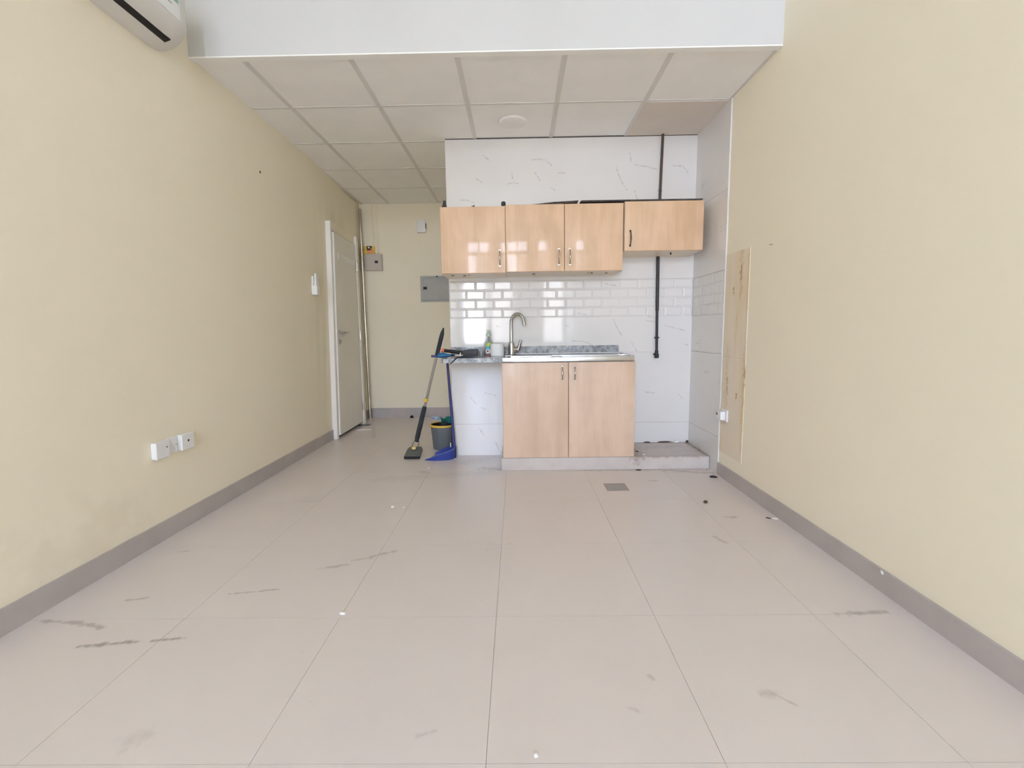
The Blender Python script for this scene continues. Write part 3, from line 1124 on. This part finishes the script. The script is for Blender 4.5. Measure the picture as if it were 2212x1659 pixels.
# hand brush: black bristle block with an orange-tipped handle
hb = thing('hand_brush', 'black hand brush with orange-tipped handle lying on the granite worktop', 'brush', (-.44, 3.62, GZ))
b = bmesh.new()
prism(b, [(-.435, .882), (-.395, .880), (-.312, .885), (-.308, .942), (-.36, .944), (-.42, .934), (-.440, .914)], lambda a, z, d: Vector((a, d, z)), 3.585, 3.655, .004)
obj('bristles', b, 'dark_grey', hb, smooth=True)
obj('grip', TB([(-.575, 3.62, .934), (-.52, 3.62, .928), (-.46, 3.62, .919), (-.42, 3.62, .915)], [.013, .014, .013, .014], 12), 'black', hb, smooth=True)
obj('grip_tip', TB([(-.594, 3.62, .937), (-.572, 3.62, .934)], [.0165, .0168], 12), 'orange', hb, smooth=True)
obj('ferrule', B(-.448, -.432, 3.588, 3.652, .893, .918, bevel=.003), 'pale_yellow', hb)
# putty knife
pk = thing('putty_knife', 'putty knife with blue handle on the left end of the granite worktop', 'scraper', (-.55, 3.56, GZ))
b = bmesh.new()
tube(b, [(-.610, 3.53, .897), (-.595, 3.53, .9005), (-.565, 3.535, .9015), (-.525, 3.545, .899), (-.51, 3.548, .900)], [.012, .021, .021, .012, .009], 14)
obj('grip', b, 'teal_blue', pk, smooth=True)
obj('ferrule', TB([(-.512, 3.548, .900), (-.480, 3.556, .900)], [.008, .006], 10), 'black', pk, smooth=True)
b = bmesh.new()
prism(b, [(-.484, 3.548), (-.484, 3.564), (-.425, 3.582), (-.418, 3.548)], lambda a, c_, d: Vector((a, c_, d)), .8975, .8995)
obj('blade', b, 'chrome', pk)
tag(obj('plastic_rod', TB([(-.668, 3.575, .8935), (-.545, 3.585, .8895)], .0092, 10), 'blue_pole', smooth=True),
    'dark blue plastic rod sticking out past the left end of the worktop', 'rod')
tag(obj('thin_stick', TB([(-.41, 3.56, .887), (-.455, 3.475, .8865), (-.502, 3.435, .838)], [.006, .006, .0035], 8), 'dark_grey', smooth=True),
    'thin dark stick overhanging the front edge of the granite worktop', 'stick')

# ---------------------------------------------------------------- floor tools
# telescopic squeegee
P0 = Vector((-.905, 3.925, .075))
P1 = Vector((-.5885, 3.72, 1.112))
def on(t):
    return P0 + (P1 - P0) * t
sq = thing('floor_squeegee', 'telescopic floor scraper with black grips leaning on the worktop end', 'scraper', (-.92, 3.94, 0))
obj('lower_grip', TB([on(.06), on(.10), on(.34), on(.365)], [.017, .021, .020, .016], 14), 'dark_grey', sq, smooth=True)
obj('pole', TB([on(.36), on(.78)], .0115, 12), 'chrome', sq, smooth=True)
obj('collar', TB([on(.405), on(.435)], .0145, 12), 'yellow', sq, smooth=True)
obj('upper_grip', TB([on(.772), on(.785), on(.92), on(.955), on(1.0)], [.013, .017, .0175, .016, .006], 14), 'dark_grey', sq, smooth=True)
b = bmesh.new()
tube(b, [on(.062) + Vector((-.022, 0, 0)), on(-.01) + Vector((-.030, -.01, 0))], .005, 8)
tube(b, [on(.062) + Vector((.022, 0, 0)), on(-.01) + Vector((.030, -.01, 0))], .005, 8)
obj('fork', b, 'handle_metal', sq, smooth=True)
obj('knuckle', B(-.930, -.892, 3.905, 3.940, .062, .088, bevel=.006), 'pale_yellow', sq, smooth=True)
b = bmesh.new()
prism(b, [(3.885, .030), (3.905, .058), (3.94, .078), (3.95, .066)], lambda yy, zz, d: Vector((d, yy, zz)), -.932, -.885, .004)
obj('swivel', b, 'dark_grey', sq, smooth=True)
b = bmesh.new()
# tilted pad: profile in (y,z) with thickness, extruded in x
pad = [(-.982, 0), (-.842, 0), (-.838, .10), (-.852, .128), (-.955, .128), (-.970, .10)]
prism(b, pad, lambda xx, t, d: Vector((xx, 3.842 + t * .93 - d * .35, .006 + t * .42 + d)), 0, .020, .005)
obj('head', b, 'pad_grey', sq, smooth=True)
obj('rubber_blade', B(-.980, -.844, 3.829, 3.845, .0, .022, bevel=.004), 'black', sq)

# dustpan with a long handle
dp = thing('dustpan', 'blue long-handled dustpan standing against the tiled wall corner', 'dustpan', (-.68, 3.86, 0))
b = bmesh.new()
# pan: outline from the mouth tip round the near side, the back and the far side
outl = [(-.800, 3.800, .004), (-.765, 3.783, .016), (-.720, 3.774, .034), (-.670, 3.772, .052), (-.620, 3.778, .068), (-.580, 3.792, .080),
        (-.552, 3.818, .088), (-.542, 3.855, .092), (-.548, 3.895, .092), (-.572, 3.930, .088), (-.620, 3.952, .074), (-.680, 3.960, .050), (-.735, 3.955, .022)]
n = len(outl)
ccx, ccy = -.665, 3.866
vb = [b.verts.new((ccx + (x - ccx) * .96, ccy + (y - ccy) * .96, .0)) for x, y, h in outl]
vt = [b.verts.new((x, y, h)) for x, y, h in outl]
vi = [b.verts.new((ccx + (x - ccx) * .95, ccy + (y - ccy) * .95, h - .0005)) for x, y, h in outl]
vf = [b.verts.new((ccx + (x - ccx) * .91, ccy + (y - ccy) * .91, .005)) for x, y, h in outl]
b.faces.new(list(reversed(vb)))
b.faces.new(vf)
for q in range(n):
    q2 = (q + 1) % n
    if q == n - 1:      # open mouth between the last and the first corner
        b.faces.new((vb[q], vb[q2], vf[q2], vf[q]))
        continue
    b.faces.new((vb[q], vb[q2], vt[q2], vt[q]))
    b.faces.new((vt[q], vt[q2], vi[q2], vi[q]))
    b.faces.new((vi[q], vi[q2], vf[q2], vf[q]))
b.faces.new((vb[0], vt[0], vi[0], vf[0]))
b.faces.new((vb[n - 1], vf[n - 1], vi[n - 1], vt[n - 1]))
obj('pan', b, 'blue_plastic', dp, smooth=True)
plain('highlight_blue', (0.20, 0.24, 0.42, 1), 0.5, 0.4, var=0.2)
obj('rim_highlight', TB([(x, y, h + .001) for x, y, h in outl[1:8]], .0028, 8), 'highlight_blue', dp, smooth=True, label='pale upper edge, a painted highlight')  # highlight on the near rim, put in as a pale bead
obj('handle_foot', TB([(-.549, 3.865, .0), (-.549, 3.865, .10)], [.014, .016], 12), 'blue_pole', dp, smooth=True)
obj('long_handle', TB([(-.549, 3.865, .095), (-.578, 3.905, .52), (-.597, 3.918, .835)], [.0125, .0115, .0105], 12), 'blue_pole', dp, smooth=True)
obj('sticker', B(-.582, -.575, 3.845, 3.85, .10, .135), 'label_white', dp)

# bucket and what is in it
bx, by = -.700, 4.205
bk = thing('bucket', 'grey bucket with a yellow rim on the floor behind the dustpan', 'bucket', (bx, by, 0))
obj('pail', LB([(0, 0), (.088, 0), (.092, .004), (.112, .222), (.108, .222), (.088, .008), (0, .008)], (bx, by), 32), 'bucket_grey', bk, smooth=True)
obj('rim', LB([(.109, .214), (.118, .214), (.120, .222), (.118, .232), (.109, .232), (.107, .222), (.109, .214)], (bx, by), 32), 'yellow', bk, smooth=True)
obj('liner', LB([(.1065, .226), (.098, .14), (0, .135)], (bx, by), 28), 'black', bk, smooth=True, label='black inside of the bucket')
# teal cloth: a crumpled grid sheet over the back of the rim
def crumple(x0, x1, y0, y1, z, amp, nx=14, ny=10, seed=1, droop=None, th=.006):
    rnd = random.Random(seed)
    ph = [(rnd.uniform(12, 60), rnd.uniform(12, 60), rnd.uniform(0, 6)) for _ in range(5)]
    b = bmesh.new()
    g = []
    for s in (1, -1):
        rows = []
        for j in range(ny + 1):
            row = []
            for i in range(nx + 1):
                x = x0 + (x1 - x0) * i / nx
                y = y0 + (y1 - y0) * j / ny
                h = z + sum(math.sin(x * a + y * c_ + p) for a, c_, p in ph) * amp / 3
                if droop:
                    h += droop(i / nx, j / ny)
                row.append(b.verts.new((x, y, h + s * th / 2)))
            rows.append(row)
        g.append(rows)
    for s, rows in enumerate(g):
        for j in range(ny):
            for i in range(nx):
                f = (rows[j][i], rows[j][i + 1], rows[j + 1][i + 1], rows[j + 1][i])
                b.faces.new(f if s == 0 else tuple(reversed(f)))
    for j in range(ny):
        for i in (0, nx):
            b.faces.new((g[0][j][i], g[0][j + 1][i], g[1][j + 1][i], g[1][j][i]))
    for i in range(nx):
        for j in (0, ny):
            b.faces.new((g[0][j][i], g[0][j][i + 1], g[1][j][i + 1], g[1][j][i]))
    return b


tag(obj('cloth', crumple(-.722, -.603, 4.20, 4.30, .266, .036, seed=5, droop=lambda u, v: .022 * math.sin(math.pi * u) * math.sin(math.pi * v) - .02 * u), 'teal_cloth', smooth=True),
    'crumpled teal-green cloth lying across the bucket rim', 'cloth')
tag(obj('packet', crumple(-.808, -.724, 4.225, 4.30, .268, .022, seed=9, droop=lambda u, v: .018 * math.sin(math.pi * v)), 'sachet', smooth=True),
    'crinkled blue and white plastic packet on the bucket rim', 'packet')

# ---------------------------------------------------------------- hall
pole = TB([(-1.862, 5.695, .0), (-1.868, 5.708, 2.56)], .0165, 14)
tag(obj('metal_pole', pole, 'pole_metal', smooth=True), 'tall metal pole standing upright in the hall corner behind the door', 'pole')
for x, lab in ((-1.742, 'left of two thin painted conduits above the small breaker box'), (-1.686, 'right of two thin painted conduits above the small breaker box')):
    tag(obj('conduit', TB([(x, BY - .008, 2.036), (x, BY - .008, CZ)], .011, 10), 'paint_back', smooth=True), lab, 'conduit')
bb = thing('breaker_box', 'small beige breaker box with black latch, high beside the metal pole', 'electrical box', (-1.744, BY - .03, 1.838))
obj('casing', B(-1.850, -1.639, BY - .055, BY, 1.838, 2.034, bevel=.004), 'box_beige', bb)
dd = obj('cover', B(-1.832, -1.652, BY - .061, BY - .055, 1.850, 2.020, bevel=.003), 'box_beige', bb)
obj('latch', B(-1.722, -1.683, BY - .065, BY - .061, 1.924, 1.952, bevel=.001), 'black', dd)
ca = thing('carton', 'small yellow, red and black carton standing on the breaker box', 'carton', (-1.79, BY - .028, 2.034))
obj('carton_body', B(-1.858, -1.727, BY - .050, BY - .008, 2.0345, 2.128), 'carton_yellow', ca)
obj('print', B(-1.815, -1.752, BY - .052, BY - .050, 2.078, 2.130), 'carton_black', ca)
obj('print', B(-1.815, -1.742, BY - .0515, BY - .050, 2.038, 2.080), 'carton_orange', ca)
obj('print', B(-1.772, -1.752, BY - .053, BY - .052, 2.075, 2.108), 'carton_red', ca)
obj('print', TB([(-1.790, BY - .0515, 2.112), (-1.790, BY - .0535, 2.112)], .011, 12), 'label_white', ca)
db = thing('distribution_board', 'large grey flush panel with black latch beside the tiled corner', 'electrical box', (-.96, BY - .01, 1.452))
obj('surround', B(-1.185, -.72, BY - .012, BY, 1.452, 1.766, bevel=.003), 'panel_frame', db)
d2_ = obj('cover', B(-1.150, -.75, BY - .022, BY - .012, 1.474, 1.738, bevel=.006, seg=2), 'panel_grey', db)
obj('latch', B(-1.146, -1.102, BY - .026, BY - .022, 1.604, 1.634, bevel=.001), 'black', d2_)
tag(obj('nail', TB([(-.975, BY + .004, 1.757), (-.975, BY - .03, 1.757)], .009, 10), 'black', smooth=True), 'small dark nail at the top of the large grey panel', 'nail')
ch = thing('door_chime', 'small white door chime high on the hall wall', 'chime', (-1.144, BY - .02, 2.284))
obj('chime_cover', B(-1.198, -1.092, BY - .042, BY, 2.284, 2.436, bevel=.010, seg=2), 'white_plastic', ch, smooth=True)
obj('side_grille', B(-1.0925, -1.088, BY - .034, BY - .008, 2.33, 2.39), 'dark_grey', ch)
hd = obj('floor_drain', B(-1.865, -1.745, 5.255, 5.375, .0002, .0022), 'hall_drain')
tag(hd, 'grey square floor drain in the hall beside the door', 'drain')
b = LB([(0, 0), (.021, 0), (.023, .006), (.019, .022), (.009, .030), (0, .031)], (-1.349, 5.748), 18)
tag(obj('door_stop', b, 'black', smooth=True), 'black rubber door stop on the hall floor by the back baseboard', 'door stop')
tag(obj('pale_sliver', TB([(-1.80, 5.03, .004), (-1.74, 5.035, .006), (-1.65, 5.05, .004)], [.003, .006, .003], 6), 'plaster', smooth=True), 'pale sliver lying on the hall floor before the drain', 'litter')  # thin pale strip on the floor tiles

# intercom handset on the left wall
ip = thing('intercom', 'white intercom handset on the left wall before the door', 'intercom', (XL + .035, 4.265, 1.435))
obj('wall_plate', B(XL, XL + .020, 4.225, 4.335, 1.435, 1.60, bevel=.004), 'white_plastic', ip, lean=True)
b = bmesh.new()
prism(b, [(.021, 1.43), (.058, 1.432), (.060, 1.503), (.052, 1.512), (.050, 1.61), (.046, 1.622), (.036, 1.618), (.034, 1.515), (.021, 1.510)], lambda nn, zz, d: Vector((XL + nn, d, zz)), 4.205, 4.262, .003)
obj('handset', b, 'white_plastic', ip, lean=True, smooth=True)
obj('earpiece', B(XL + .020, XL + .034, 4.264, 4.285, 1.57, 1.612), 'dark_grey', ip, lean=True)

# sockets on the left wall
s1 = thing('socket', 'left white socket plate of the three low on the left wall', 'socket', (XL, 2.32, .45), 'sockets on the left wall')
obj('back_box', B(XL, XL + .022, 2.285, 2.372, .447, .533, bevel=.003), 'white_plastic', s1, lean=True)
obj('face_plate', B(XL + .022, XL + .034, 2.278, 2.372, .445, .535, bevel=.003), 'white_plastic', s1, lean=True)
obj('screw', TB([PL(.034, 2.35, .50), PL(.0355, 2.35, .50)], .004, 8), 'handle_metal', s1, lean=True)
s2 = thing('socket', 'flat blank white plate between the two raised sockets', 'socket', (XL, 2.41, .45), 'sockets on the left wall')
obj('face_plate', B(XL, XL + .010, 2.374, 2.458, .447, .533, bevel=.002), 'white_plastic', s2, lean=True)
for yy in (2.384, 2.448):
    obj('screw', TB([PL(.010, yy, .49), PL(.0115, yy, .49)], .004, 8), 'handle_metal', s2, lean=True)
s3 = thing('socket', 'right white socket with a dark hole low on the left wall', 'socket', (XL, 2.51, .45), 'sockets on the left wall')
obj('back_box', B(XL, XL + .024, 2.464, 2.555, .450, .535, bevel=.003), 'white_plastic', s3, lean=True)
obj('face_plate', B(XL + .024, XL + .034, 2.460, 2.558, .448, .537, bevel=.003), 'white_plastic', s3, lean=True)
obj('aerial_hole', TB([PL(.033, 2.51, .497), PL(.0355, 2.51, .497)], .006, 10), 'black', s3, lean=True)

# connection box on the bare strip
cb = thing('connection_box', 'white cable connection box on the bare strip of right wall', 'socket', (XR - .003, 3.25, .42))
obj('wall_plate', B(XR - .014, XR - .003, 3.215, 3.305, .418, .502, bevel=.003), 'white_plastic', cb)
b = bmesh.new()
prism(b, [(3.232, .430), (3.296, .430), (3.296, .49), (3.232, .49)], lambda a, z, d: Vector((d, a, z)), XR - .052, XR - .014, .010)
obj('outlet_cover', b, 'white_plastic', cb, smooth=True)
obj('cable_hole', TB([(XR - .051, 3.285, .468), (XR - .0545, 3.285, .468)], .007, 10), 'black', cb)

# ---------------------------------------------------------------- air conditioner
ac = thing('air_conditioner', 'white split air conditioner high on the left wall', 'air conditioner', (XL + .05, 2.12, 2.515))
prof = [(.0, 2.520), (.055, 2.518), (.115, 2.530), (.170, 2.556), (.196, 2.584), (.200, 2.606), (.200, 2.79), (.18, 2.815), (0, 2.815)]
b = bmesh.new()
rings = []
for y, s, dz in ((1.68, .82, .02), (1.72, .96, .004), (1.76, 1, 0), (2.40, 1, 0), (2.45, .97, .002), (2.495, .88, .008), (2.53, .70, .016)):
    ring = []
    for nn, zz in prof:
        q = zz
        if zz < 2.61:
            q = zz + dz
        elif zz > 2.7:
            q = zz - dz
        ring.append(b.verts.new((XL + nn * s, y, q)))
    rings.append(ring)
for r0, r1 in zip(rings, rings[1:]):
    for k in range(len(prof)):
        k2 = (k + 1) % len(prof)
        b.faces.new((r0[k], r0[k2], r1[k2], r1[k]))
b.faces.new(rings[0])
b.faces.new(list(reversed(rings[-1])))
obj('housing', b, 'ac_white', ac, lean=True, smooth=True)
b = bmesh.new()
prism(b, [(.098, 2.5275), (.099, 2.524), (.130, 2.5340), (.129, 2.539)], lambda nn, zz, d: Vector((XL + nn, d, zz)), 1.80, 2.440)
obj('air_slot', b, 'black', ac, lean=True)
b = bmesh.new()
prism(b, [(.199, 2.598), (.204, 2.600), (.204, 2.79), (.199, 2.79)], lambda nn, zz, d: Vector((XL + nn, d, zz)), 1.74, 2.415, .001)
fp = obj('front_panel', b, 'white_paint', ac, lean=True)
obj('display_slit', B(XL + .204, XL + .2048, 2.30, 2.36, 2.645, 2.650), 'drain_grey', fp, lean=True)
obj('sticker', B(XL + .204, XL + .2046, 2.17, 2.405, 2.672, 2.785), 'sticker', fp, lean=True, label='colourful energy sticker')

# ---------------------------------------------------------------- ceiling disc
b = LB([(0, CZ - .010), (.085, CZ - .010), (.098, CZ - .006), (.104, CZ + .003), (0, CZ + .003)], (-.008, 3.645), 36)
tag(obj('ceiling_light', b, 'ceiling_board', smooth=True), 'flat round ceiling light flush in the suspended ceiling', 'ceiling light')

# ---------------------------------------------------------------- floor drain by the plinth, litter
fd = thing('floor_drain', 'grey square floor drain in front of the plinth', 'drain', (.672, 3.077, 0))
obj('frame', B(.597, .747, 3.002, 3.152, .0002, .0018), 'drain_grey', fd)
b = bmesh.new()
for q in range(7):
    yy = 3.014 + q * .0185
    box(b, .609, .735, yy, yy + .012, .0018, .0028)
obj('grate', b, 'drain_grey', fd)


def crumb(name, x, y, z, sx, sy, sz, mat, label, cat='debris', seed=0, rot=0):
    rnd = random.Random(seed * 13 + 5)
    b = bmesh.new()
    bmesh.ops.create_icosphere(b, subdivisions=2, radius=1)
    ca_, sa_ = math.cos(rot), math.sin(rot)
    for v in b.verts:
        k = 1 + rnd.uniform(-.18, .18)
        px, py, pz = v.co.x * sx * k, v.co.y * sy * k, max(v.co.z, -.6) * sz
        v.co = Vector((x + px * ca_ - py * sa_, y + px * sa_ + py * ca_, z + pz + .6 * sz))
    return tag(obj(name, b, mat, smooth=True), label, cat)


crumb('bottle_cap', 1.420, 3.268, .0, .027, .017, .008, 'dark_grey', 'dark oval scrap on the floor at the foot of the tiled corner', seed=1, rot=-.3)
crumb('dirt_clod', 1.163, 2.772, .0, .013, .012, .011, 'brown_bit', 'small brown clod on the floor right of the plinth drain', seed=2)
crumb('dirt_clod', .924, 3.452, .0, .022, .010, .005, 'brown_bit', 'flat dark scrap at the foot of the plinth', seed=3)
crumb('plaster_chip', -.787, 2.748, .0, .011, .010, .007, 'plaster', 'larger of two white chips left of centre on the floor', seed=4)
crumb('plaster_chip', -.715, 2.739, .0, .007, .006, .005, 'plaster', 'smaller of two white chips left of centre on the floor', seed=5)
crumb('plaster_chip', -.689, 1.660, .0, .013, .006, .006, 'plaster', 'white chip lying on a floor tile joint left of centre', seed=6)
crumb('plaster_chip', .035, 1.060, .0, .006, .007, .005, 'plaster', 'small white chip on the floor nearest the viewer', seed=7)
crumb('plaster_chip', -.716, 3.555, .0, .010, .006, .004, 'plaster', 'white fleck on the floor in front of the blue dustpan', seed=8)
crumb('dirt_clod', 1.420, 2.528, .0, .014, .005, .004, 'brown_bit', 'thin brown scrap on the floor by the right baseboard', seed=9, rot=-.7)
crumb('plaster_chip', 1.455, 2.525, .0, .02, .006, .003, 'plaster', 'white smear of plaster by the right baseboard', seed=10, rot=-.5)
crumb('plaster_lump', 1.375, 3.915, .10, .024, .014, .012, 'plaster', 'white plaster lump at the back of the bare plinth', seed=11)
crumb('broken_edge', 1.27, 3.922, .10, .060, .008, .007, 'brown_bit', 'dark broken edge along the back of the bare plinth', seed=12)
crumb('dark_scrap', 1.12, 3.922, .10, .030, .007, .006, 'dark_grey', 'black scrap at the back of the plinth below the pipe', seed=13, rot=-.2)
crumb('dark_scrap', 1.462, 3.91, .10, .009, .012, .014, 'brown_bit', 'dark crumb in the far corner of the plinth', seed=14)
crumb('dark_scrap', .958, 3.63, .10, .012, .006, .004, 'dark_grey', 'black speck on the plinth beside the base cabinet', seed=15, rot=-.5)
crumb('plaster_chip', .985, 3.53, .10, .013, .009, .005, 'plaster', 'white fleck on the plinth beside the base cabinet', seed=16)
